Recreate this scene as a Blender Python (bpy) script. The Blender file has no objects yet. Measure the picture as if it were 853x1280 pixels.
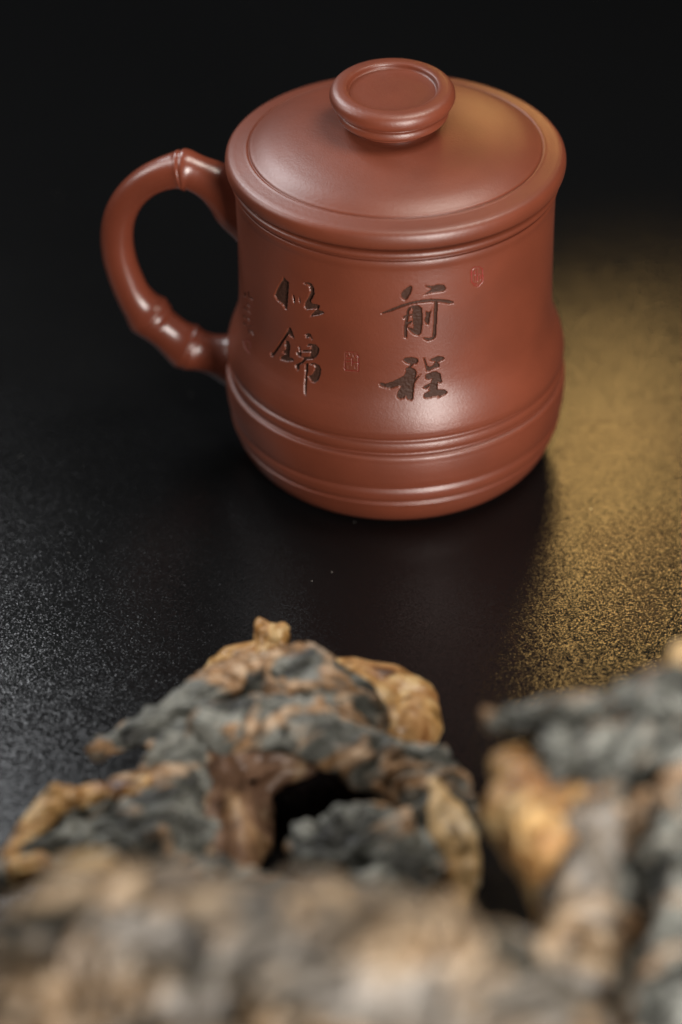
import bpy, bmesh, math, random
import numpy as np
from mathutils import Vector, Matrix, noise

random.seed(7)
CM = 0.01
scene = bpy.context.scene
COL = scene.collection

# ------------------------------------------------------------------ camera
PITCH, ROLL, DIST = math.radians(35.5), math.radians(-0.8), 77.79      # DIST in cm
AIM = np.array([-1.570, -3.371, 0.0])
FPX, PX0, PY0 = 3556.0, 426.5, 640.0                                    # 100 mm lens on a 36 mm tall frame
FW = np.array([0, math.cos(PITCH), -math.sin(PITCH)])
_rt, _up = np.array([1.0, 0, 0]), np.array([0, math.sin(PITCH), math.cos(PITCH)])
RT = _rt * math.cos(ROLL) + _up * math.sin(ROLL)
UP = -_rt * math.sin(ROLL) + _up * math.cos(ROLL)
EYE = AIM - FW * DIST
cam_d = bpy.data.cameras.new('camera')
cam = bpy.data.objects.new('camera', cam_d)
COL.objects.link(cam)
cam.matrix_world = Matrix(((RT[0], UP[0], -FW[0], EYE[0] * CM), (RT[1], UP[1], -FW[1], EYE[1] * CM),
                           (RT[2], UP[2], -FW[2], EYE[2] * CM), (0, 0, 0, 1)))
cam_d.sensor_fit = 'VERTICAL'
cam_d.sensor_height = 36.0
cam_d.lens = 100.0
cam_d.clip_start, cam_d.clip_end = 0.01, 50
cam_d.dof.use_dof = True
cam_d.dof.focus_distance = 0.738
cam_d.dof.aperture_fstop = 4.5
scene.camera = cam

# ------------------------------------------------------------------ world, lamps, exposure
world = bpy.data.worlds.new('World')
scene.world = world
world.use_nodes = True
world.node_tree.nodes['Background'].inputs[0].default_value = (0.55, 0.62, 0.7, 1)
world.node_tree.nodes['Background'].inputs[1].default_value = 0.008
vs = scene.view_settings
vs.view_transform, vs.look, vs.exposure, vs.gamma, vs.use_curve_mapping = 'Standard', 'None', 0.0, 1.0, False


def area_lamp(name, az, el, dist, size, power, color, aim=(0, 0, 5.0)):
    """az from straight behind the mug (+ to the right), el above the table, in degrees; cm."""
    az, el = math.radians(az), math.radians(el)
    d = Vector((math.sin(az) * math.cos(el), math.cos(az) * math.cos(el), math.sin(el)))
    ld = bpy.data.lights.new(name, 'AREA')
    ld.shape = 'RECTANGLE'
    ld.size, ld.size_y = size[0] * CM, size[1] * CM
    ld.energy, ld.color = power, color
    o = bpy.data.objects.new(name, ld)
    COL.objects.link(o)
    o.location = (Vector(aim) + d * dist) * CM
    o.rotation_euler = d.to_track_quat('Z', 'Y').to_euler()
    return o


def lamp_at(name, loc, aim, size, power, color):
    o = area_lamp(name, 0, 45, 50, size, power, color)
    o.location = Vector(loc) * CM
    o.rotation_euler = (Vector(loc) - Vector(aim)).to_track_quat('Z', 'Y').to_euler()
    return o


lamp_at('softbox_left', (-62, 6, 48), (0, 0, 5), (30, 30), 1.5, (1.0, 0.97, 0.95))
lamp_at('softbox_back', (-27, 27, 43), (-3, -2, 5), (18, 16), 1.15, (0.95, 0.97, 1.0))
lamp_at('softbox_top', (18, -4, 58), (2, -10, 3), (22, 22), 1.7, (1.0, 0.92, 0.82))
warm = lamp_at('warm_lamp', (8.6, 26, 19), (12, -6, 0), (7, 7), 0.028, (1.0, 0.60, 0.20))
warm.data.spread = math.radians(50)
lamp_at('strip_front', (31, -75, 18), (0, 0, 5), (15, 54), 9.0, (1.0, 0.95, 0.9))

scene.cycles.use_denoising = True
scene.cycles.use_adaptive_sampling = False
scene.cycles.max_bounces = 6


# ------------------------------------------------------------------ photogrammetry helpers (cm)
def ray(px, py):
    return FW + RT * ((px - PX0) / FPX) + UP * ((PY0 - py) / FPX)


def at(px, py, depth):
    return EYE + ray(px, py) * depth


def project(P):
    d = P - EYE
    z = d @ FW
    return PX0 + FPX * (d @ RT) / z, PY0 - FPX * (d @ UP) / z


# ------------------------------------------------------------------ object helpers
def tag(o, label=None, cat=None, group=None, kind=None):
    for k, v in (('label', label), ('category', cat), ('group', group), ('kind', kind)):
        if v:
            o[k] = v
    return o


def mesh_obj(name, verts, faces, mat, parent=None, smooth=True):
    me = bpy.data.meshes.new(name)
    me.from_pydata([tuple(v) for v in verts], [], faces)
    me.update()
    if smooth:
        me.polygons.foreach_set('use_smooth', [True] * len(me.polygons))
    o = bpy.data.objects.new(name, me)
    COL.objects.link(o)
    if mat:
        me.materials.append(mat)
    if parent:
        o.parent = parent
    return o


def quad_mesh(name, V, F, mat, parent=None, smooth=True):
    """numpy verts (n,3 in m) and quads (m,4)."""
    me = bpy.data.meshes.new(name)
    me.vertices.add(len(V))
    me.vertices.foreach_set('co', np.ascontiguousarray(V, dtype=np.float32).ravel())
    me.loops.add(len(F) * 4)
    me.loops.foreach_set('vertex_index', np.ascontiguousarray(F, dtype=np.int32).ravel())
    me.polygons.add(len(F))
    me.polygons.foreach_set('loop_start', np.arange(0, len(F) * 4, 4, dtype=np.int32))
    me.polygons.foreach_set('use_smooth', np.full(len(F), smooth, dtype=bool))
    me.update(calc_edges=True)
    me.validate()
    o = bpy.data.objects.new(name, me)
    COL.objects.link(o)
    if mat:
        me.materials.append(mat)
    if parent:
        o.parent = parent
    return o


# ------------------------------------------------------------------ materials
def new_mat(name):
    m = bpy.data.materials.new(name)
    m.use_nodes = True
    nt = m.node_tree
    return m, nt, nt.nodes['Principled BSDF']


def nd(nt, kind, **kw):
    n = nt.nodes.new(kind)
    for k, v in kw.items():
        if k.startswith('i_'):
            key = k[2:]
            n.inputs[int(key) if key.isdigit() else key.replace('_', ' ')].default_value = v
        else:
            setattr(n, k, v)
    return n


def ramp(nt, src, stops):
    r = nt.nodes.new('ShaderNodeValToRGB')
    e = r.color_ramp.elements
    while len(e) < len(stops):
        e.new(0.5)
    for el, (p, c) in zip(e, stops):
        el.position = p
        el.color = (*c, 1)
    nt.links.new(src, r.inputs[0])
    return r


def clay(name, col, rough=0.42, grain=1.0, spec=0.5):
    m, nt, b = new_mat(name)
    tc = nd(nt, 'ShaderNodeTexCoord')
    n1 = nd(nt, 'ShaderNodeTexNoise', i_Scale=2200.0, i_Detail=3.0, i_Roughness=0.6)
    n2 = nd(nt, 'ShaderNodeTexNoise', i_Scale=55.0, i_Detail=4.0)
    n3 = nd(nt, 'ShaderNodeTexVoronoi', i_Scale=900.0)
    for n in (n1, n2, n3):
        nt.links.new(tc.outputs['Object'], n.inputs['Vector'])
    r = ramp(nt, n2.outputs['Fac'], [(0.3, tuple(c * 0.88 for c in col)), (0.7, tuple(c * 1.1 for c in col))])
    sp = ramp(nt, n3.outputs['Distance'], [(0.04, (1.25, 1.3, 1.3)), (0.16, (1, 1, 1))])
    mx = nd(nt, 'ShaderNodeMix', data_type='RGBA', blend_type='MULTIPLY')
    mx.inputs[0].default_value = 0.6
    nt.links.new(r.outputs[0], mx.inputs[6])
    nt.links.new(sp.outputs[0], mx.inputs[7])
    nt.links.new(mx.outputs[2], b.inputs['Base Color'])
    rr = nd(nt, 'ShaderNodeMapRange')
    rr.inputs['To Min'].default_value, rr.inputs['To Max'].default_value = rough - 0.07, rough + 0.07
    nt.links.new(n1.outputs['Fac'], rr.inputs['Value'])
    nt.links.new(rr.outputs[0], b.inputs['Roughness'])
    b.inputs['Specular IOR Level'].default_value = spec
    n4 = nd(nt, 'ShaderNodeTexNoise', i_Scale=950.0, i_Detail=1.0)
    nt.links.new(tc.outputs['Object'], n4.inputs['Vector'])
    ha = nd(nt, 'ShaderNodeMath', operation='MULTIPLY_ADD')
    ha.inputs[1].default_value = 0.7
    nt.links.new(n4.outputs['Fac'], ha.inputs[0])
    nt.links.new(n1.outputs['Fac'], ha.inputs[2])
    bp = nd(nt, 'ShaderNodeBump', i_Strength=0.085 * grain, i_Distance=0.0003)
    nt.links.new(ha.outputs[0], bp.inputs['Height'])
    nt.links.new(bp.outputs[0], b.inputs['Normal'])
    return m


M_CLAY = clay('red_clay', (0.192, 0.044, 0.0195), 0.42, 1.7, 1.0)
M_HANDLE = clay('red_clay_handled', (0.205, 0.048, 0.024), 0.30, 1.0, 1.0)
M_CARVE = clay('dark_carving', (0.065, 0.028, 0.018), 0.6, 1.0, 0.25)
M_SEAL = clay('stamped_seal', (0.25, 0.028, 0.02), 0.5)


def table_mat():
    m, nt, b = new_mat('black_grained_top')
    tc = nd(nt, 'ShaderNodeTexCoord')
    geo = nd(nt, 'ShaderNodeNewGeometry')
    v = nd(nt, 'ShaderNodeTexVoronoi', feature='F1', i_Scale=3000.0)
    v2 = nd(nt, 'ShaderNodeTexVoronoi', feature='F1', i_Scale=170.0)
    n = nd(nt, 'ShaderNodeTexNoise', i_Scale=1500.0, i_Detail=2.0)
    n2 = nd(nt, 'ShaderNodeTexNoise', i_Scale=18.0, i_Detail=5.0, i_Roughness=0.65)
    for q in (v, v2, n, n2):
        nt.links.new(tc.outputs['Object'], q.inputs['Vector'])
    # every pebble of the grain leans its own way, so that single grains glint
    sub = nd(nt, 'ShaderNodeVectorMath', operation='SUBTRACT')
    sub.inputs[1].default_value = (0.5, 0.5, 0.5)
    nt.links.new(v.outputs['Color'], sub.inputs[0])
    sc = nd(nt, 'ShaderNodeVectorMath', operation='MULTIPLY')
    sc.inputs[1].default_value = (GLINT, GLINT, 0)
    nt.links.new(sub.outputs[0], sc.inputs[0])
    ad = nd(nt, 'ShaderNodeVectorMath', operation='ADD')
    nt.links.new(geo.outputs['Normal'], ad.inputs[0])
    nt.links.new(sc.outputs[0], ad.inputs[1])
    nm = nd(nt, 'ShaderNodeVectorMath', operation='NORMALIZE')
    nt.links.new(ad.outputs[0], nm.inputs[0])
    bp = nd(nt, 'ShaderNodeBump', i_Strength=0.16, i_Distance=0.0003)
    nt.links.new(n.outputs['Fac'], bp.inputs['Height'])
    nt.links.new(nm.outputs[0], bp.inputs['Normal'])
    nt.links.new(bp.outputs[0], b.inputs['Normal'])
    r = ramp(nt, n2.outputs['Fac'], [(0.3, (0.17,) * 3), (0.75, (0.25,) * 3)])
    nt.links.new(r.outputs[0], b.inputs['Roughness'])
    # a few specks of pale dust
    sp = nd(nt, 'ShaderNodeSeparateColor')
    nt.links.new(v2.outputs['Color'], sp.inputs[0])
    pick = nd(nt, 'ShaderNodeMath', operation='GREATER_THAN')
    pick.inputs[1].default_value = 0.86
    nt.links.new(sp.outputs[0], pick.inputs[0])
    near = nd(nt, 'ShaderNodeMath', operation='LESS_THAN')
    near.inputs[1].default_value = 0.035
    nt.links.new(v2.outputs['Distance'], near.inputs[0])
    mu = nd(nt, 'ShaderNodeMath', operation='MULTIPLY')
    nt.links.new(pick.outputs[0], mu.inputs[0])
    nt.links.new(near.outputs[0], mu.inputs[1])
    mx = nd(nt, 'ShaderNodeMix', data_type='RGBA')
    nt.links.new(mu.outputs[0], mx.inputs[0])
    mx.inputs[6].default_value = (0.006, 0.0062, 0.0065, 1)
    mx.inputs[7].default_value = (0.22, 0.21, 0.19, 1)
    nt.links.new(mx.outputs[2], b.inputs['Base Color'])
    b.inputs['Specular IOR Level'].default_value = 0.27
    return m


GLINT = 0.165
M_TABLE = table_mat()


def wood_mat(name, dark, mid, light, warm, pale, scale=1.0, rough=0.5, spec=0.45, worn=0.5, stretch=(1, 1, 1), cover=(0.50, 0.60)):
    """crusty colour clumps over a warmer wood that shows through in patches and where ridges are rubbed."""
    m, nt, b = new_mat(name)
    tc = nd(nt, 'ShaderNodeTexCoord')
    mp = nd(nt, 'ShaderNodeMapping')
    mp.inputs['Scale'].default_value = stretch
    nt.links.new(tc.outputs['Object'], mp.inputs['Vector'])
    big = nd(nt, 'ShaderNodeTexNoise', i_Scale=62.0 * scale, i_Detail=3.0, i_Roughness=0.55, i_Distortion=1.2)
    med = nd(nt, 'ShaderNodeTexNoise', i_Scale=120.0 * scale, i_Detail=4.0, i_Roughness=0.55, i_Distortion=0.8)
    tint = nd(nt, 'ShaderNodeTexNoise', i_Scale=130.0 * scale, i_Detail=2.0, i_Distortion=2.0)
    fine = nd(nt, 'ShaderNodeTexNoise', i_Scale=900.0, i_Detail=4.0)
    for q in (big, med, tint, fine):
        nt.links.new(mp.outputs[0], q.inputs['Vector'])
    crust = ramp(nt, med.outputs['Fac'], [(0.34, dark), (0.46, mid), (0.60, light), (0.72, mid)])
    wood = ramp(nt, tint.outputs['Fac'], [(0.36, tuple(c * 0.45 for c in warm)), (0.48, warm), (0.62, pale)])
    rid = nd(nt, 'ShaderNodeAttribute', attribute_name='ridge')
    k = nd(nt, 'ShaderNodeMath', operation='MULTIPLY_ADD')
    k.inputs[1].default_value = 0.16 * worn
    nt.links.new(rid.outputs['Fac'], k.inputs[0])
    nt.links.new(big.outputs['Fac'], k.inputs[2])
    k2 = nd(nt, 'ShaderNodeMath', operation='MULTIPLY_ADD')
    k2.inputs[1].default_value = 0.2
    nt.links.new(med.outputs['Fac'], k2.inputs[0])
    nt.links.new(k.outputs[0], k2.inputs[2])
    k3 = nd(nt, 'ShaderNodeMath', operation='SUBTRACT')
    k3.inputs[1].default_value = 0.1
    nt.links.new(k2.outputs[0], k3.inputs[0])
    mr = nd(nt, 'ShaderNodeMapRange')
    mr.inputs['From Min'].default_value, mr.inputs['From Max'].default_value = cover
    nt.links.new(k3.outputs[0], mr.inputs['Value'])
    mx = nd(nt, 'ShaderNodeMix', data_type='RGBA')
    nt.links.new(mr.outputs[0], mx.inputs[0])
    nt.links.new(crust.outputs[0], mx.inputs[6])
    nt.links.new(wood.outputs[0], mx.inputs[7])
    nt.links.new(mx.outputs[2], b.inputs['Base Color'])
    b.inputs['Roughness'].default_value = rough
    b.inputs['Specular IOR Level'].default_value = spec
    ad = nd(nt, 'ShaderNodeMath', operation='MULTIPLY_ADD')
    ad.inputs[1].default_value = 0.3
    nt.links.new(fine.outputs['Fac'], ad.inputs[0])
    nt.links.new(med.outputs['Fac'], ad.inputs[2])
    bp = nd(nt, 'ShaderNodeBump', i_Strength=0.5, i_Distance=0.0006)
    nt.links.new(ad.outputs[0], bp.inputs['Height'])
    nt.links.new(bp.outputs[0], b.inputs['Normal'])
    return m


M_BARK = wood_mat('weathered_bark', (0.022, 0.022, 0.018), (0.088, 0.090, 0.077), (0.31, 0.315, 0.28), (0.38, 0.215, 0.10), (0.58, 0.42, 0.28), worn=0.9, stretch=(0.6, 1, 0.8), cover=(0.55, 0.66))
M_BARE = wood_mat('bare_heartwood', (0.09, 0.035, 0.015), (0.36, 0.165, 0.055), (0.58, 0.33, 0.14), (0.58, 0.32, 0.11), (0.80, 0.56, 0.27), 0.8, 0.36, cover=(0.38, 0.56))
M_BROWN = wood_mat('brown_inner_wood', (0.07, 0.035, 0.02), (0.20, 0.11, 0.065), (0.32, 0.19, 0.12), (0.34, 0.19, 0.09), (0.50, 0.33, 0.19), 0.8, 0.42, cover=(0.48, 0.62))
M_CREAM = wood_mat('cream_sapwood', (0.36, 0.18, 0.07), (0.66, 0.42, 0.18), (0.80, 0.57, 0.30), (0.74, 0.50, 0.24), (0.85, 0.68, 0.44), 0.6, 0.38, cover=(0.4, 0.6))
M_PALE = wood_mat('pale_driftwood', (0.05, 0.045, 0.032), (0.15, 0.13, 0.105), (0.31, 0.285, 0.255), (0.25, 0.165, 0.09), (0.42, 0.315, 0.205), 0.6, 0.5, stretch=(0.45, 1, 1), cover=(0.46, 0.58))

# ------------------------------------------------------------------ table top
bm = bmesh.new()
bmesh.ops.create_cube(bm, size=1.0)
bmesh.ops.scale(bm, vec=(1.6, 1.3, 0.03), verts=bm.verts)
bmesh.ops.translate(bm, vec=(0, 0.05, -0.015), verts=bm.verts)
bmesh.ops.bevel(bm, geom=list(bm.edges), offset=0.003, segments=2, affect='EDGES')
me = bpy.data.meshes.new('table_top')
bm.to_mesh(me)
bm.free()
me.materials.append(M_TABLE)
table = bpy.data.objects.new('table_top', me)
COL.objects.link(table)
tag(table, 'black table top with a fine pebbled grain, lit gold at the right', kind='structure')

# ------------------------------------------------------------------ mug body
BODY = [(3.30, 0.0), (3.68, 0.015), (3.95, 0.13), (4.20, 0.37), (4.38, 0.68), (4.47, 0.92), (4.50, 1.00), (4.455, 1.045), (4.455, 1.085), (4.52, 1.13),
        (4.58, 1.22), (4.605, 1.34), (4.605, 1.47), (4.565, 1.555), (4.56, 1.59), (4.62, 1.63), (4.66, 1.76), (4.69, 1.98), (4.705, 2.22), (4.70, 2.45), (4.675, 2.63),
        (4.56, 2.70), (4.555, 2.735), (4.61, 2.775), (4.635, 2.85), (4.635, 2.94), (4.61, 3.03), (4.54, 3.105), (4.54, 3.14), (4.62, 3.19), (4.65, 3.35), (4.625, 3.55),
        (4.56, 3.8), (4.465, 4.05), (4.37, 4.3), (4.305, 4.58), (4.27, 4.95), (4.255, 5.5), (4.25, 6.2), (4.25, 7.0), (4.255, 7.6), (4.265, 8.1), (4.285, 8.36), (4.275, 8.40),
        (4.205, 8.42), (4.205, 8.45), (4.32, 8.50), (4.365, 8.58), (4.35, 8.66), (4.27, 8.71), (4.17, 8.72), (4.12, 8.765)]
_b = np.array(BODY)


def profile_fn(pts):
    """smooth monotone-ish resampling of a profile: r as a function of arc parameter."""
    p = np.array(pts, float)
    s = np.concatenate([[0], np.cumsum(np.hypot(*np.diff(p, axis=0).T))])

    def f(t):
        out = []
        for k in range(2):
            y = p[:, k]
            m = np.gradient(y, s)
            i = np.clip(np.searchsorted(s, t, side='right') - 1, 0, len(s) - 2)
            h = s[i + 1] - s[i]
            u = (t - s[i]) / h
            # limited tangents keep the narrow grooves crisp
            d = (y[i + 1] - y[i]) / h
            m0, m1 = m[i], m[i + 1]
            out.append((2 * u**3 - 3 * u**2 + 1) * y[i] + (u**3 - 2 * u**2 + u) * h * m0 + (-2 * u**3 + 3 * u**2) * y[i + 1] + (u**3 - u**2) * h * m1)
        return np.stack(out, -1)
    return f, s[-1], s


bf, blen, bs = profile_fn(BODY)
s_lo = bs[[i for i, q in enumerate(BODY) if q[1] == 3.19][0]]
s_hi = bs[[i for i, q in enumerate(BODY) if q[1] == 8.1][0]]
STEP = 0.0155
ts = np.concatenate([np.linspace(0, s_lo, 150, endpoint=False), np.arange(s_lo, s_hi, STEP), np.linspace(s_hi, blen, 60)])
prof = bf(ts)
# theta: 0 = towards the camera (-y), + to the right
th_a, th_b = math.radians(-84), math.radians(42)
nth = int((th_b - th_a) * 4.3 / STEP)
ths = np.concatenate([np.linspace(th_a, th_b, nth, endpoint=False), np.linspace(th_b, th_a + 2 * math.pi, 120, endpoint=False)])
NT, NP = len(ths), len(prof)
R_, T_ = np.meshgrid(prof[:, 0], ths, indexing='ij')
Z_ = np.repeat(prof[:, 1][:, None], NT, 1)
P3 = np.stack([R_ * np.sin(T_), -R_ * np.cos(T_), Z_], -1)
GX, GY = project(P3.reshape(-1, 3))
GX, GY = GX.reshape(NP, NT), GY.reshape(NP, NT)
FRONT = (np.cos(T_) > 0.02)


def poly_mask(poly):
    x0, y0 = np.min(poly, 0)
    x1, y1 = np.max(poly, 0)
    m = np.zeros(GX.shape, bool)
    sel = FRONT & (GX >= x0) & (GX <= x1) & (GY >= y0) & (GY <= y1)
    if not sel.any():
        return m
    x, y = GX[sel], GY[sel]
    ins = np.zeros(len(x), bool)
    n = len(poly)
    for i in range(n):
        (xa, ya), (xb, yb) = poly[i], poly[(i + 1) % n]
        if ya == yb:
            continue
        c = ((ya > y) != (yb > y)) & (x < (xb - xa) * (y - ya) / (yb - ya) + xa)
        ins ^= c
    m[sel] = ins
    return m


def glyph(x0, y0, s, polys):
    m = np.zeros(GX.shape, bool)
    for p in polys:
        m |= poly_mask([(x0 + a / s, y0 + b / s) for a, b in p])
    return m


def line(a, b, w, w2=None):
    (x0, y0), (x1, y1) = a, b
    w2 = w if w2 is None else w2
    L = math.hypot(x1 - x0, y1 - y0)
    nx, ny = -(y1 - y0) / L / 2, (x1 - x0) / L / 2
    return [(x0 + nx * w, y0 + ny * w), (x1 + nx * w2, y1 + ny * w2), (x1 - nx * w2, y1 - ny * w2), (x0 - nx * w, y0 - ny * w)]


QIAN = [[(350, 100), (370, 120), (355, 175), (320, 235), (290, 252), (258, 220), (258, 180), (285, 145)],
        [(495, 100), (560, 105), (640, 90), (690, 95), (715, 130), (700, 155), (640, 170), (560, 175), (475, 200), (530, 165), (570, 135), (520, 118)],
        [(45, 380), (150, 340), (250, 298), (350, 268), (450, 249), (550, 237), (640, 238), (740, 248), (790, 265), (785, 282), (740, 287), (660, 272), (560, 267), (450, 277), (350, 294), (250, 327), (150, 367), (60, 388)],
        [(597, 260), (630, 262), (621, 400), (613, 560), (608, 625), (580, 650), (530, 665), (495, 650), (472, 628), (500, 630), (540, 635), (575, 622), (584, 560), (592, 400)],
        [(508, 355), (530, 375), (552, 365), (580, 318), (560, 370), (548, 400), (545, 460), (530, 500), (510, 490), (495, 450), (512, 410)],
        [(335, 320), (360, 325), (338, 360), (328, 430), (315, 560), (318, 630), (300, 635), (283, 620), (287, 520), (302, 430), (315, 360)],
        [(345, 320), (380, 302), (430, 302), (465, 330), (472, 400), (470, 500), (460, 580), (430, 608), (390, 600), (340, 555), (310, 520), (350, 530), (385, 540), (375, 470), (372, 400), (375, 350), (365, 330)],
        [(275, 418), (300, 402), (365, 388), (378, 405), (320, 418), (280, 442)],
        [(300, 485), (360, 455), (380, 468), (330, 497), (300, 512)]]
CHENG = [[(285, 135), (310, 108), (380, 100), (440, 115), (452, 145), (430, 175), (400, 180), (370, 208), (345, 208), (370, 180), (320, 165)],
         [(320, 220), (360, 205), (410, 225), (435, 260), (420, 330), (480, 275), (485, 280), (440, 330), (410, 380), (400, 450), (398, 540), (380, 565), (340, 560), (320, 520), (300, 540), (250, 555), (222, 530), (230, 480), (270, 415), (240, 412), (160, 438), (90, 425), (40, 410), (38, 375), (60, 370), (100, 385), (180, 360), (300, 300), (315, 270)],
         [(505, 103), (520, 110), (545, 190), (570, 205), (610, 190), (630, 160), (640, 150), (600, 145), (575, 135), (590, 120), (640, 100), (660, 90), (720, 98), (735, 120), (700, 140), (660, 160), (680, 180), (675, 205), (620, 225), (550, 258), (540, 240)],
         [(530, 290), (600, 260), (640, 250), (690, 280), (695, 320), (708, 370), (690, 380), (660, 370), (655, 445), (740, 450), (768, 480), (740, 500), (700, 515), (655, 545), (680, 515), (600, 530), (525, 545), (510, 520), (520, 490), (580, 460), (560, 450), (585, 410), (530, 440), (495, 430), (520, 410), (590, 375), (600, 330), (560, 345), (528, 330)]]
SI = [[(260, 120), (300, 170), (330, 190), (325, 300), (315, 450), (305, 560), (270, 545), (240, 490), (200, 455), (165, 430), (135, 370), (150, 320), (190, 240), (230, 180)],
      [(380, 360), (400, 362), (412, 440), (402, 492), (388, 450), (377, 400)],
      [(460, 375), (478, 405), (487, 465), (470, 472), (462, 430)],
      [(520, 200), (580, 195), (630, 210), (665, 270), (672, 340), (650, 400), (620, 440), (640, 480), (700, 485), (745, 505), (725, 560), (800, 590), (800, 605), (720, 630), (650, 640), (600, 660), (640, 610), (700, 555), (640, 550), (560, 560), (530, 520), (545, 460), (590, 390), (615, 320), (600, 250), (570, 225), (530, 215)]]
JIN = [[(320, 110), (345, 100), (362, 120), (400, 230), (395, 250), (340, 220), (325, 195), (255, 295), (185, 405), (120, 490), (90, 480), (75, 430), (115, 440), (190, 330), (255, 230), (300, 160)],
       [(280, 270), (330, 290), (350, 350), (340, 420), (340, 500), (390, 520), (395, 550), (300, 555), (210, 530), (220, 490), (280, 465), (240, 430), (280, 400), (275, 330)],
       [(530, 200), (580, 178), (620, 190), (650, 265), (635, 270), (600, 235), (570, 240), (545, 250), (560, 215)],
       [(455, 340), (475, 350), (500, 450), (490, 490), (570, 495), (600, 490), (620, 430), (500, 428), (500, 405), (620, 400), (625, 352), (545, 350), (600, 318), (680, 325), (735, 380), (730, 440), (690, 500), (650, 525), (560, 530), (520, 575), (470, 600), (470, 650), (450, 680), (420, 650), (410, 590), (430, 590), (490, 560), (520, 520), (490, 500), (440, 480), (420, 430), (440, 420), (470, 440)],
       [(545, 590), (592, 575), (582, 700), (570, 850), (562, 1000), (540, 1010), (532, 900), (543, 750)],
       [(600, 580), (660, 575), (730, 600), (760, 660), (750, 740), (720, 810), (670, 840), (620, 820), (590, 770), (590, 740), (630, 740), (660, 690), (680, 630), (660, 600), (600, 595)]]
SIDE = [line(a, b, w, w2) for a, b, w, w2 in [
    ((205, 205), (212, 275), 34, 26), ((262, 190), (276, 300), 22, 14), ((300, 280), (335, 325), 30, 22), ((255, 370), (275, 440), 20, 14),
    ((195, 440), (225, 490), 34, 22), ((245, 470), (300, 545), 16, 10), ((180, 575), (222, 605), 34, 20), ((245, 600), (285, 670), 16, 12),
    ((185, 690), (225, 735), 36, 24), ((245, 760), (320, 742), 18, 14), ((265, 780), (275, 880), 18, 10), ((300, 800), (345, 890), 22, 12)]]
SEAL_SIDE = [line(a, b, w) for a, b, w in [((185, 950), (215, 1090), 22), ((215, 1090), (290, 1170), 20), ((225, 960), (285, 980), 18), ((285, 970), (300, 1090), 16)]]
SEAL_SQ = [line(a, b, w) for a, b, w in [
    ((270, 240), (272, 720), 30), ((655, 330), (668, 810), 34), ((235, 690), (290, 780), 30), ((270, 785), (660, 812), 34), ((300, 238), (640, 262), 22),
    ((290, 435), (480, 432), 30), ((300, 525), (440, 522), 30), ((480, 555), (650, 552), 30), ((482, 430), (486, 650), 30), ((330, 330), (350, 370), 60),
    ((390, 260), (440, 350), 30), ((500, 300), (540, 400), 30), ((560, 440), (640, 300), 24), ((370, 620), (372, 740), 26), ((570, 620), (574, 750), 22)]]
SEAL_OV = [line(a, b, w) for a, b, w in [
    ((228, 330), (226, 640), 34), ((555, 290), (558, 640), 32), ((228, 330), (300, 220), 28), ((300, 220), (460, 215), 26), ((460, 215), (555, 290), 28),
    ((226, 640), (330, 780), 34), ((330, 780), (430, 790), 30), ((430, 790), (558, 640), 28), ((395, 260), (400, 640), 24), ((300, 430), (350, 440), 30),
    ((420, 430), (480, 425), 24), ((310, 320), (312, 420), 24), ((490, 450), (492, 600), 24), ((330, 480), (332, 640), 24), ((320, 690), (400, 740), 24)]]

marks = [('carved_character', 'dark carved brush character 前 at the upper right', glyph(470, 345, 8.124, QIAN), M_CARVE, 0.050),
         ('carved_character', 'dark carved brush character 程 at the lower right', glyph(470, 435, 8.53, CHENG), M_CARVE, 0.050),
         ('carved_character', 'dark carved brush character 似 at the upper left', glyph(330, 335, 10.66, SI), M_CARVE, 0.055),
         ('carved_character', 'dark carved brush character 锦 at the lower left', glyph(330, 400, 10.66, JIN), M_CARVE, 0.050),
         ('carved_inscription', 'column of tiny carved marks near the handle', glyph(290, 350, 12.8, SIDE), M_CARVE, 0.03),
         ('stamped_seal', 'faint red seal under the tiny inscription', glyph(290, 350, 12.8, SEAL_SIDE), M_SEAL, 0.015),
         ('stamped_seal', 'small square red seal between the two columns of characters', glyph(420, 430, 23.7, SEAL_SQ), M_SEAL, 0.016),
         ('stamped_seal', 'small oval red seal at the upper right', glyph(580, 325, 23.7, SEAL_OV), M_SEAL, 0.016)]


def blur(a, n=1):
    a = a.astype(float)
    for _ in range(n):
        b = a.copy()
        b[1:] += a[:-1]
        b[:-1] += a[1:]
        b[:, 1:] += a[:, :-1]
        b[:, :-1] += a[:, 1:]
        a = b / 5
    return a


rng = np.random.default_rng(3)
rough_floor = blur(rng.standard_normal(GX.shape), 3) * 3.0
depth = np.zeros(GX.shape)
owner = np.full((NP, NT), -1)
for k, (n, l, m, mt, dp) in enumerate(marks):
    w = blur(m, 1)
    if dp > 0.025:
        m = m & (blur(m, 3) > 0.5)                            # crisp, slightly thinner cuts
    dpt = np.where(m, w, w * 0.5) * dp
    dpt += m * rough_floor * 0.005 * (dp > 0.03)
    depth = np.maximum(depth, dpt)
    owner[m] = k
Rd = R_ - depth
V = np.stack([Rd * np.sin(T_), -Rd * np.cos(T_), Z_], -1).reshape(-1, 3) * CM
ii, jj = np.meshgrid(np.arange(NP - 1), np.arange(NT), indexing='ij')
j2 = (jj + 1) % NT
F = np.stack([ii * NT + jj, ii * NT + j2, (ii + 1) * NT + j2, (ii + 1) * NT + jj], -1).reshape(-1, 4)
fo = owner[ii, jj].reshape(-1)

mug = bpy.data.objects.new('mug', None)
COL.objects.link(mug)
tag(mug, 'reddish brown clay mug with a bamboo-shaped handle and carved calligraphy', 'mug')


def take(F, sel):
    f = F[sel]
    u, inv = np.unique(f, return_inverse=True)
    return u, inv.reshape(-1, 4)


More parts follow.
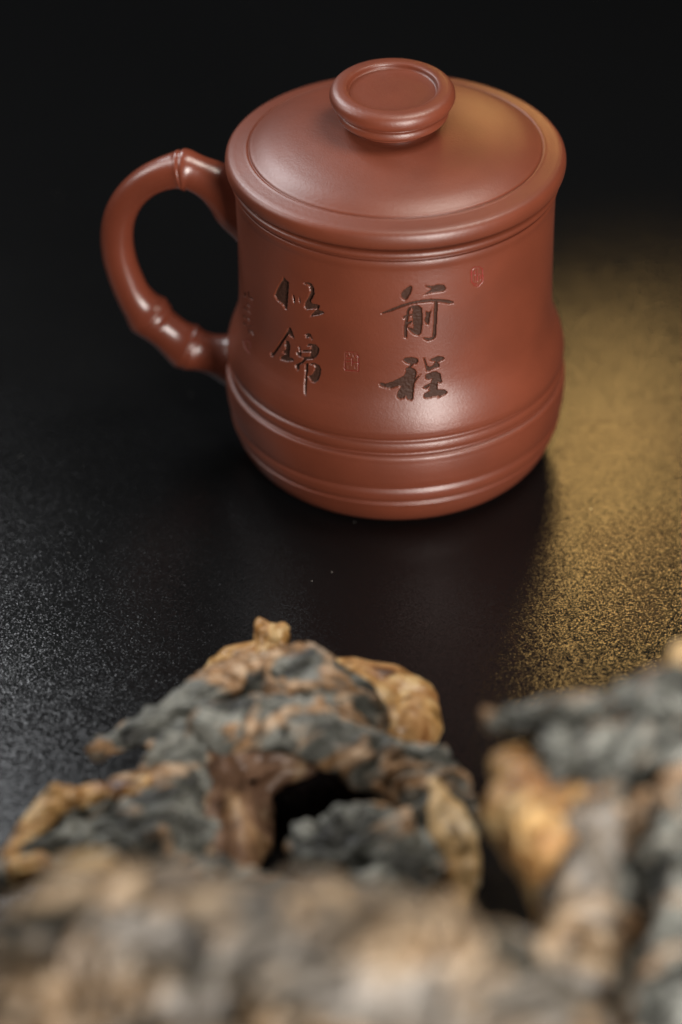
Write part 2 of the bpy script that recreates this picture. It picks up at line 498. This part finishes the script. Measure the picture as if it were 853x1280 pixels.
# outer wall plus inside wall and floor, so that the mug is really hollow
u, f = take(F, fo < 0)
inner = [(4.12, 8.765), (3.98, 8.75), (3.92, 8.6), (3.9, 7.0), (3.95, 5.5), (4.2, 4.0), (4.2, 2.0), (3.9, 0.9), (2.5, 0.55), (0.01, 0.5)]
base = [(3.30, 0.0), (3.1, 0.06), (0.01, 0.08)]


def lathe(pts, n=128):
    t = np.linspace(0, 2 * math.pi, n, endpoint=False)
    p = np.array(pts, float)
    v = np.stack([p[:, 0][:, None] * np.sin(t), -p[:, 0][:, None] * np.cos(t), np.repeat(p[:, 1][:, None], n, 1)], -1).reshape(-1, 3) * CM
    i, j = np.meshgrid(np.arange(len(p) - 1), np.arange(n), indexing='ij')
    k = (j + 1) % n
    fc = np.stack([i * n + j, i * n + k, (i + 1) * n + k, (i + 1) * n + j], -1).reshape(-1, 4)
    return v, fc


vi, fi = lathe(inner)
vb, fb = lathe(base)
VV = np.concatenate([V[u], vi, vb])
FF = np.concatenate([f, fi + len(u), fb[:, ::-1] + len(u) + len(vi)])
body = quad_mesh('body', VV, FF, M_CLAY, mug)
for k, (n, l, m, mt, dp) in enumerate(marks):
    sel = fo == k
    if sel.any():
        uu, ff = take(F, sel)
        o = quad_mesh(n, V[uu], ff, mt, body)
        o['label'] = l

# ------------------------------------------------------------------ bamboo handle
AL = math.radians(9)
Hn = np.array([math.sin(AL), math.cos(AL), 0])          # normal of the handle's plane
HANDLE = [  # centre x, centre y, half width (photo px at the handle)
    (318, 262, 48), (300, 252, 41), (284, 239, 34), (264, 225.5, 28), (246, 217, 25.5), (238, 213.5, 26), (232.5, 212, 28), (230, 212, 28), (228.5, 212, 26), (227, 212.3, 27), (221, 213, 25),
    (205, 217, 22.5), (185, 226, 21), (165, 243, 20.5), (151, 267, 21), (146.5, 292, 21.5), (149, 320, 22), (157, 346, 22.5),
    (170, 373, 24), (178, 384, 26.5), (184, 391, 30), (187, 394, 31), (189, 396, 29.5), (191.5, 398.5, 29.5), (198, 405, 26.5), (208, 413, 25.5), (220, 423, 27), (229, 429.5, 30), (234, 432.5, 31.5), (236.5, 433.7, 30), (240, 435, 30),
    (249, 438, 27), (260, 441, 26.5), (273, 444.5, 29), (286, 448, 34), (305, 452, 42)]
cent, rad = [], []
for x, y, w in HANDLE:
    d = ray(x, y)
    t = -(EYE @ Hn) / (d @ Hn)
    cent.append(EYE + d * t)
    rad.append((w - 1.2) * t / FPX)
cent, rad = np.array(cent), np.array(rad)
hp = np.concatenate([cent, rad[:, None]], 1)
hs = np.concatenate([[0], np.cumsum(np.linalg.norm(np.diff(cent, axis=0), axis=1))])
tt = np.linspace(0, hs[-1], 460)
fine = np.stack([np.interp(tt, hs, hp[:, k]) for k in range(4)], -1)


def catmull(p, s, t):
    m = np.gradient(p, s, axis=0)
    i = np.clip(np.searchsorted(s, t, side='right') - 1, 0, len(s) - 2)
    h = (s[i + 1] - s[i])[:, None]
    q = (t[:, None] - s[i][:, None]) / h
    return (2 * q**3 - 3 * q**2 + 1) * p[i] + (q**3 - 2 * q**2 + q) * h * m[i] + (-2 * q**3 + 3 * q**2) * p[i + 1] + (q**3 - q**2) * h * m[i + 1]


fine = catmull(hp, hs, tt)
# smooth the centre line only
for _ in range(12):
    fine[1:-1, :3] = (fine[:-2, :3] + fine[1:-1, :3] * 2 + fine[2:, :3]) / 4
NS = 48
hv = []
for i in range(len(fine)):
    a, b = max(i - 2, 0), min(i + 2, len(fine) - 1)
    tg = fine[b, :3] - fine[a, :3]
    tg /= np.linalg.norm(tg)
    sd = np.cross(tg, Hn)
    for k in range(NS):
        q = 2 * math.pi * k / NS
        hv.append((fine[i, :3] + fine[i, 3] * (math.cos(q) * sd + 0.94 * math.sin(q) * Hn)) * CM)
n = len(fine)
i, j = np.meshgrid(np.arange(n - 1), np.arange(NS), indexing='ij')
k = (j + 1) % NS
hf = np.stack([i * NS + j, i * NS + k, (i + 1) * NS + k, (i + 1) * NS + j], -1).reshape(-1, 4)
handle = quad_mesh('handle', np.array(hv), hf, M_HANDLE, mug)

# ------------------------------------------------------------------ lid
lid = bpy.data.objects.new('lid', None)
COL.objects.link(lid)
tag(lid, 'round domed clay lid with a flat disc knob, lying on the mug', 'lid')
LID = [(0.01, 8.60), (3.85, 8.60), (3.87, 8.77), (4.14, 8.78), (4.16, 8.82), (4.34, 8.825), (4.41, 8.84), (4.47, 8.90), (4.505, 9.02), (4.51, 9.14), (4.485, 9.25), (4.42, 9.325), (4.32, 9.365), (4.2, 9.395), (4.0, 9.445), (3.915, 9.465),
       (3.895, 9.445), (3.88, 9.445), (3.865, 9.48), (3.78, 9.53), (3.5, 9.67), (3.0, 9.83), (2.4, 9.96), (1.8, 10.05), (1.2, 10.10), (0.01, 10.12)]
lf, ll, _s = profile_fn(LID)
pp = lf(np.linspace(0, ll, 420))
pp[:, 0] = np.maximum(pp[:, 0], 0.01)
v, fq = lathe(pp, 360)
quad_mesh('dome', v, fq, M_CLAY, lid)
KNOB = [(1.05, 9.9), (1.10, 10.08), (1.12, 10.20), (1.20, 10.27), (1.38, 10.33), (1.47, 10.41), (1.48, 10.50), (1.45, 10.58), (1.40, 10.62), (1.42, 10.655), (1.53, 10.70), (1.615, 10.80), (1.645, 10.92),
        (1.625, 11.03), (1.56, 11.115), (1.47, 11.16), (1.36, 11.18), (1.24, 11.18), (1.195, 11.165), (1.175, 11.13), (1.165, 11.06), (1.14, 11.035), (1.08, 11.03), (0.6, 11.03), (0.01, 11.032)]
kf, kl, _s = profile_fn(KNOB)
pk = kf(np.linspace(0, kl, 300))
pk[:, 0] = np.maximum(pk[:, 0], 0.01)
v, fq = lathe(pk, 240)
_t, _y, _z = math.radians(3.2), v[:, 1].copy(), v[:, 2] - 10.3 * CM       # the knob leans slightly towards the front
v[:, 1], v[:, 2] = _y * math.cos(_t) + 0 - _z * math.sin(_t), 10.34 * CM + _y * math.sin(_t) + _z * math.cos(_t)
v[:, 0] -= 0.08 * CM
quad_mesh('knob', v, fq, M_CLAY, lid)


# ------------------------------------------------------------------ driftwood
W1, W2, W3 = Vector((9.3, 1.7, 4.1)), Vector((-3.4, 7.7, 2.9)), Vector((5.8, -6.2, 8.3))


def warp(p):
    return Vector((noise.noise(p + W1), noise.noise(p + W2), noise.noise(p + W3)))


def blob_mesh(name, chains, voxel, disp, mat, parent, seed, smooth=4, grain=(1, 0, 0.2), aniso=0.6):
    """chains of (px, py, depth cm, radius px) -> spheres -> one voxel-remeshed, displaced skin."""
    bm = bmesh.new()
    for ch in chains:
        pts = [(at(x, y, d), r * d / FPX) for x, y, d, r in ch] if len(ch[0]) == 4 else [(np.array(c), r) for c, r in ch]
        for (p0, r0), (p1, r1) in zip(pts[:-1], pts[1:]) if len(pts) > 1 else [(pts[0], pts[0])]:
            L = np.linalg.norm(p1 - p0)
            n = max(1, int(L / (0.35 * min(r0, r1)))) if len(pts) > 1 else 1
            for q in range(n + 1):
                t = q / n
                c, r = p0 + (p1 - p0) * t, r0 + (r1 - r0) * t
                bmesh.ops.create_icosphere(bm, subdivisions=2, radius=r * CM, matrix=Matrix.Translation(Vector(c * CM)))
    me = bpy.data.meshes.new(name)
    bm.to_mesh(me)
    bm.free()
    tmp = bpy.data.objects.new('tmp', me)
    COL.objects.link(tmp)
    md = tmp.modifiers.new('r', 'REMESH')
    md.mode, md.voxel_size = 'VOXEL', voxel * CM
    sm = tmp.modifiers.new('s', 'SMOOTH')
    sm.factor, sm.iterations = 0.5, smooth
    dg = bpy.context.evaluated_depsgraph_get()
    out = bpy.data.meshes.new_from_object(tmp.evaluated_get(dg))
    bpy.data.objects.remove(tmp)
    bpy.data.meshes.remove(me)
    out.name = name
    nv = len(out.vertices)
    co = np.empty(nv * 3, np.float32)
    no = np.empty(nv * 3, np.float32)
    out.vertices.foreach_get('co', co)
    out.vertex_normals.foreach_get('vector', no)
    co, no = co.reshape(-1, 3), no.reshape(-1, 3)
    off = np.empty(nv)
    lump, ridge, crust = disp
    gd = Vector(grain).normalized()
    sv = Vector((seed * 3.1, seed * 1.7, seed * 2.3))
    for i in range(nv):
        p = Vector(co[i]) / CM + sv
        w = p + 0.9 * warp(p * 0.45) + 0.25 * warp(p * 1.3)      # twisted
        w -= gd * (aniso * w.dot(gd))                                                         # strands run along the grain
        a = noise.noise(w * 0.8)
        r = 1 - abs(noise.noise(w * 1.05)) * 2.6 + 0.55 * (1 - abs(noise.noise(w * 2.4 + sv)) * 2.6) - 0.2
        c = 0
        if crust:
            dd, pt = noise.voronoi(w * 2.6)                      # broken plates with cracks between
            c = min((dd[1] - dd[0]) * 3.0, 1.0) + 0.9 * noise.noise(pt[0] * 5.3) - 0.6
            c += 0.35 * (1 - abs(noise.noise(w * 5.5)) * 2.6)
        off[i] = lump * a + ridge * (r - 0.4) + crust * c
    rd = np.clip((off - off.mean()) / (off.std() + 1e-6) / 2, -1, 1)
    co += no * (off[:, None] * CM)
    co[:, 2] = np.maximum(co[:, 2], 0.0004)
    out.vertices.foreach_set('co', co.ravel())
    out.polygons.foreach_set('use_smooth', [True] * len(out.polygons))
    out.update()
    out.attributes.new('ridge', 'FLOAT', 'POINT').data.foreach_set('value', rd.astype(np.float32))
    out.materials.clear()
    out.materials.append(mat)
    o = bpy.data.objects.new(name, out)
    COL.objects.link(o)
    o.parent = parent
    return o


def thing(name, label, cat, group=None):
    e = bpy.data.objects.new(name, None)
    COL.objects.link(e)
    return tag(e, label, cat, group)


G = 'pieces of gnarled driftwood in front of the mug'
root = thing('driftwood', 'arched gnarled grey and golden driftwood with a dark hole through it', 'driftwood', G)
blob_mesh('bark', [
    [(122, 937, 67, 9), (175, 918, 67, 22), (245, 892, 67.3, 36), (320, 862, 68, 46), (385, 862, 68, 52), (430, 900, 67.5, 52)],
    [(270, 905, 66.3, 34), (370, 905, 66.3, 36), (440, 936, 66.3, 36), (505, 968, 66, 36), (540, 1012, 65.5, 34), (545, 1070, 65, 32), (540, 1110, 64.5, 22)],
    [(385, 1050, 64.7, 22), (400, 1078, 64.4, 32), (440, 1045, 64.5, 36), (490, 1062, 64.5, 48), (530, 1085, 64.5, 38), (470, 1110, 64, 40)],
    [(230, 925, 66.8, 32), (215, 985, 66.3, 42), (195, 1050, 65.3, 56), (140, 1065, 65, 50), (60, 1075, 64.8, 36), (0, 1098, 64.5, 22)],
    [(235, 1050, 65.2, 40), (170, 1005, 66, 30)],
    [(230, 1095, 64.5, 34), (340, 1128, 63.5, 30), (470, 1125, 63.5, 44)],
    [(545, 965, 65.9, 30), (570, 1010, 65.6, 28), (566, 1060, 65.3, 30)],
    [(45, 1035, 65.6, 20), (75, 1012, 65.7, 24), (120, 1010, 65.8, 24), (170, 994, 66, 26)],
], 0.038, (0.10, 0.17, 0.075), M_BARK, root, 1.0, 3, (1, 0.1, 0.45), 0.65)
blob_mesh('heartwood', [[(390, 842, 69.2, 20), (440, 846, 69.3, 26), (485, 862, 69.2, 34), (516, 882, 69, 36), (520, 905, 68.6, 36), (495, 930, 68, 36)], [(470, 890, 68.6, 40), (440, 870, 68.8, 36)]],
          0.05, (0.08, 0.03, 0.0), M_BARE, root, 2.0, 10)
blob_mesh('heartwood', [[(322, 812, 69.8, 16), (290, 824, 69.6, 20), (268, 846, 69.3, 18)], [(290, 845, 69.1, 26), (320, 840, 69, 24)]], 0.05, (0.05, 0.06, 0.0), M_BARE, root, 3.0, 6)
blob_mesh('stub', [[(335, 830, 69.6, 26), (337, 802, 69.8, 20), (331, 790, 69.9, 17)], [(337, 802, 69.8, 20), (347, 789, 69.9, 16)]], 0.045, (0.05, 0.12, 0.04), M_BARE, root, 4.0, 2)
blob_mesh('inner_wall', [[(270, 945, 67.2, 30), (285, 1000, 66.9, 34), (300, 1050, 66.3, 34), (298, 1082, 65.8, 22)], [(300, 950, 67.3, 26), (345, 945, 67.4, 24), (380, 955, 67.4, 14)],
                         [(388, 962, 67.3, 9), (352, 966, 67.2, 15), (328, 990, 67.1, 14), (331, 1025, 66.8, 12), (329, 1052, 66.4, 14), (304, 1088, 65.9, 15)], [(255, 1010, 66.8, 34), (262, 1060, 66.2, 34)]],
          0.045, (0.05, 0.05, 0.0), M_BROWN, root, 5.0, 8, (0.2, 0.2, 1), 0.6)
blob_mesh('sapwood', [[(545, 985, 65.1, 12), (562, 1015, 64.9, 20), (576, 1050, 64.7, 25), (581, 1090, 64.4, 21), (571, 1142, 63.9, 11)], [(548, 1010, 64.8, 14), (556, 1050, 64.5, 20), (565, 1090, 64.3, 16)]],
          0.045, (0.05, 0.09, 0.0), M_CREAM, root, 6.0, 6, (0.1, -0.5, 0.6), 0.7)
blob_mesh('sapwood', [[(182, 985, 65.7, 13), (125, 990, 65.5, 16), (72, 998, 65.3, 19), (44, 1030, 65.0, 16), (18, 1070, 64.6, 15)]], 0.05, (0.08, 0.10, 0.03), M_BARE, root, 7.0, 5, (1, 0, 0.3), 0.6)
blob_mesh('sapwood', [[(22, 1090, 64.1, 20), (50, 1083, 64, 16)]], 0.055, (0.06, 0.08, 0.05), M_BARE, root, 7.7, 4)

log = thing('driftwood', 'pale beige driftwood log, the most blurred, along the bottom edge', 'driftwood', G)
lc = [(10, 1270, 54, 88), (105, 1180, 54, 96), (240, 1200, 53.5, 104), (400, 1215, 53, 108), (540, 1242, 53, 106), (655, 1300, 53.5, 100)]
ground = []
for x, y, d, r in lc:
    p = at(x, y, d)
    R = r * d / FPX
    ground.append([(p, R), (np.array([p[0], p[1] + 0.3, 2.0]), R * 1.1), (np.array([p[0], p[1] + 0.5, 1.0]), R)])
blob_mesh('trunk', [lc] + ground, 0.075, (0.32, 0.32, 0.14), M_PALE, log, 8.0, 4, (1, 0.2, 0.3), 0.72)
blob_mesh('burl', [[(95, 1112, 55.5, 44), (125, 1105, 55.5, 38)]], 0.085, (0.2, 0.15, 0.1), M_CREAM, log, 9.0)

upr = thing('driftwood', 'upright golden and grey driftwood rising at the right edge', 'driftwood', G)
tr = [(852, 985, 58.5, 58), (855, 1100, 57.5, 56), (862, 1280, 56, 66)]
p = at(862, 1280, 56)
blob_mesh('bark', [
    [(622, 902, 60.6, 13), (662, 906, 60.3, 22), (720, 905, 60, 38), (790, 905, 60, 48), (870, 890, 60, 62)],
    [(700, 945, 59.0, 30), (770, 950, 58.9, 40), (850, 960, 59, 52)], tr,
    [(p, 1.2), (np.array([p[0], p[1] + 0.4, 1.0]), 1.5)]], 0.065, (0.2, 0.26, 0.1), M_BARK, upr, 10.0, 4, (0.5, 0, 1), 0.5)
blob_mesh('groove', [[(780, 960, 59.4, 52), (786, 1100, 58.7, 52), (792, 1280, 57.7, 60)]], 0.085, (0.15, 0.2, 0.1), M_BARK, upr, 10.5)
blob_mesh('strip', [[(745, 1015, 58.6, 36), (730, 1120, 58.0, 50), (712, 1240, 57.4, 62)]], 0.085, (0.15, 0.2, 0.05), M_PALE, upr, 10.8, 5, (0, 0, 1), 0.6)
blob_mesh('heartwood', [[(640, 965, 60, 34), (652, 1010, 59.4, 52), (690, 1060, 58.8, 58), (705, 1110, 58.6, 48), (715, 1160, 58.3, 36)], [(655, 985, 59.6, 42), (720, 990, 59.2, 44), (755, 985, 59, 28)],
                         [(720, 1010, 59, 46), (740, 1060, 58.8, 30)]],
          0.075, (0.16, 0.12, 0.0), M_BARE, upr, 11.0, 7, (0, 0.2, 1), 0.6)
blob_mesh('stub', [[(845, 850, 61, 22), (850, 818, 61, 19)]], 0.07, (0.05, 0.05, 0.0), M_CREAM, upr, 12.0)
p = at(715, 1160, 58.3)
blob_mesh('foot', [[(p, 0.6), (np.array([p[0], p[1] + 0.3, 0.6]), 0.8)]], 0.075, (0.1, 0.12, 0.05), M_BARE, upr, 13.0)
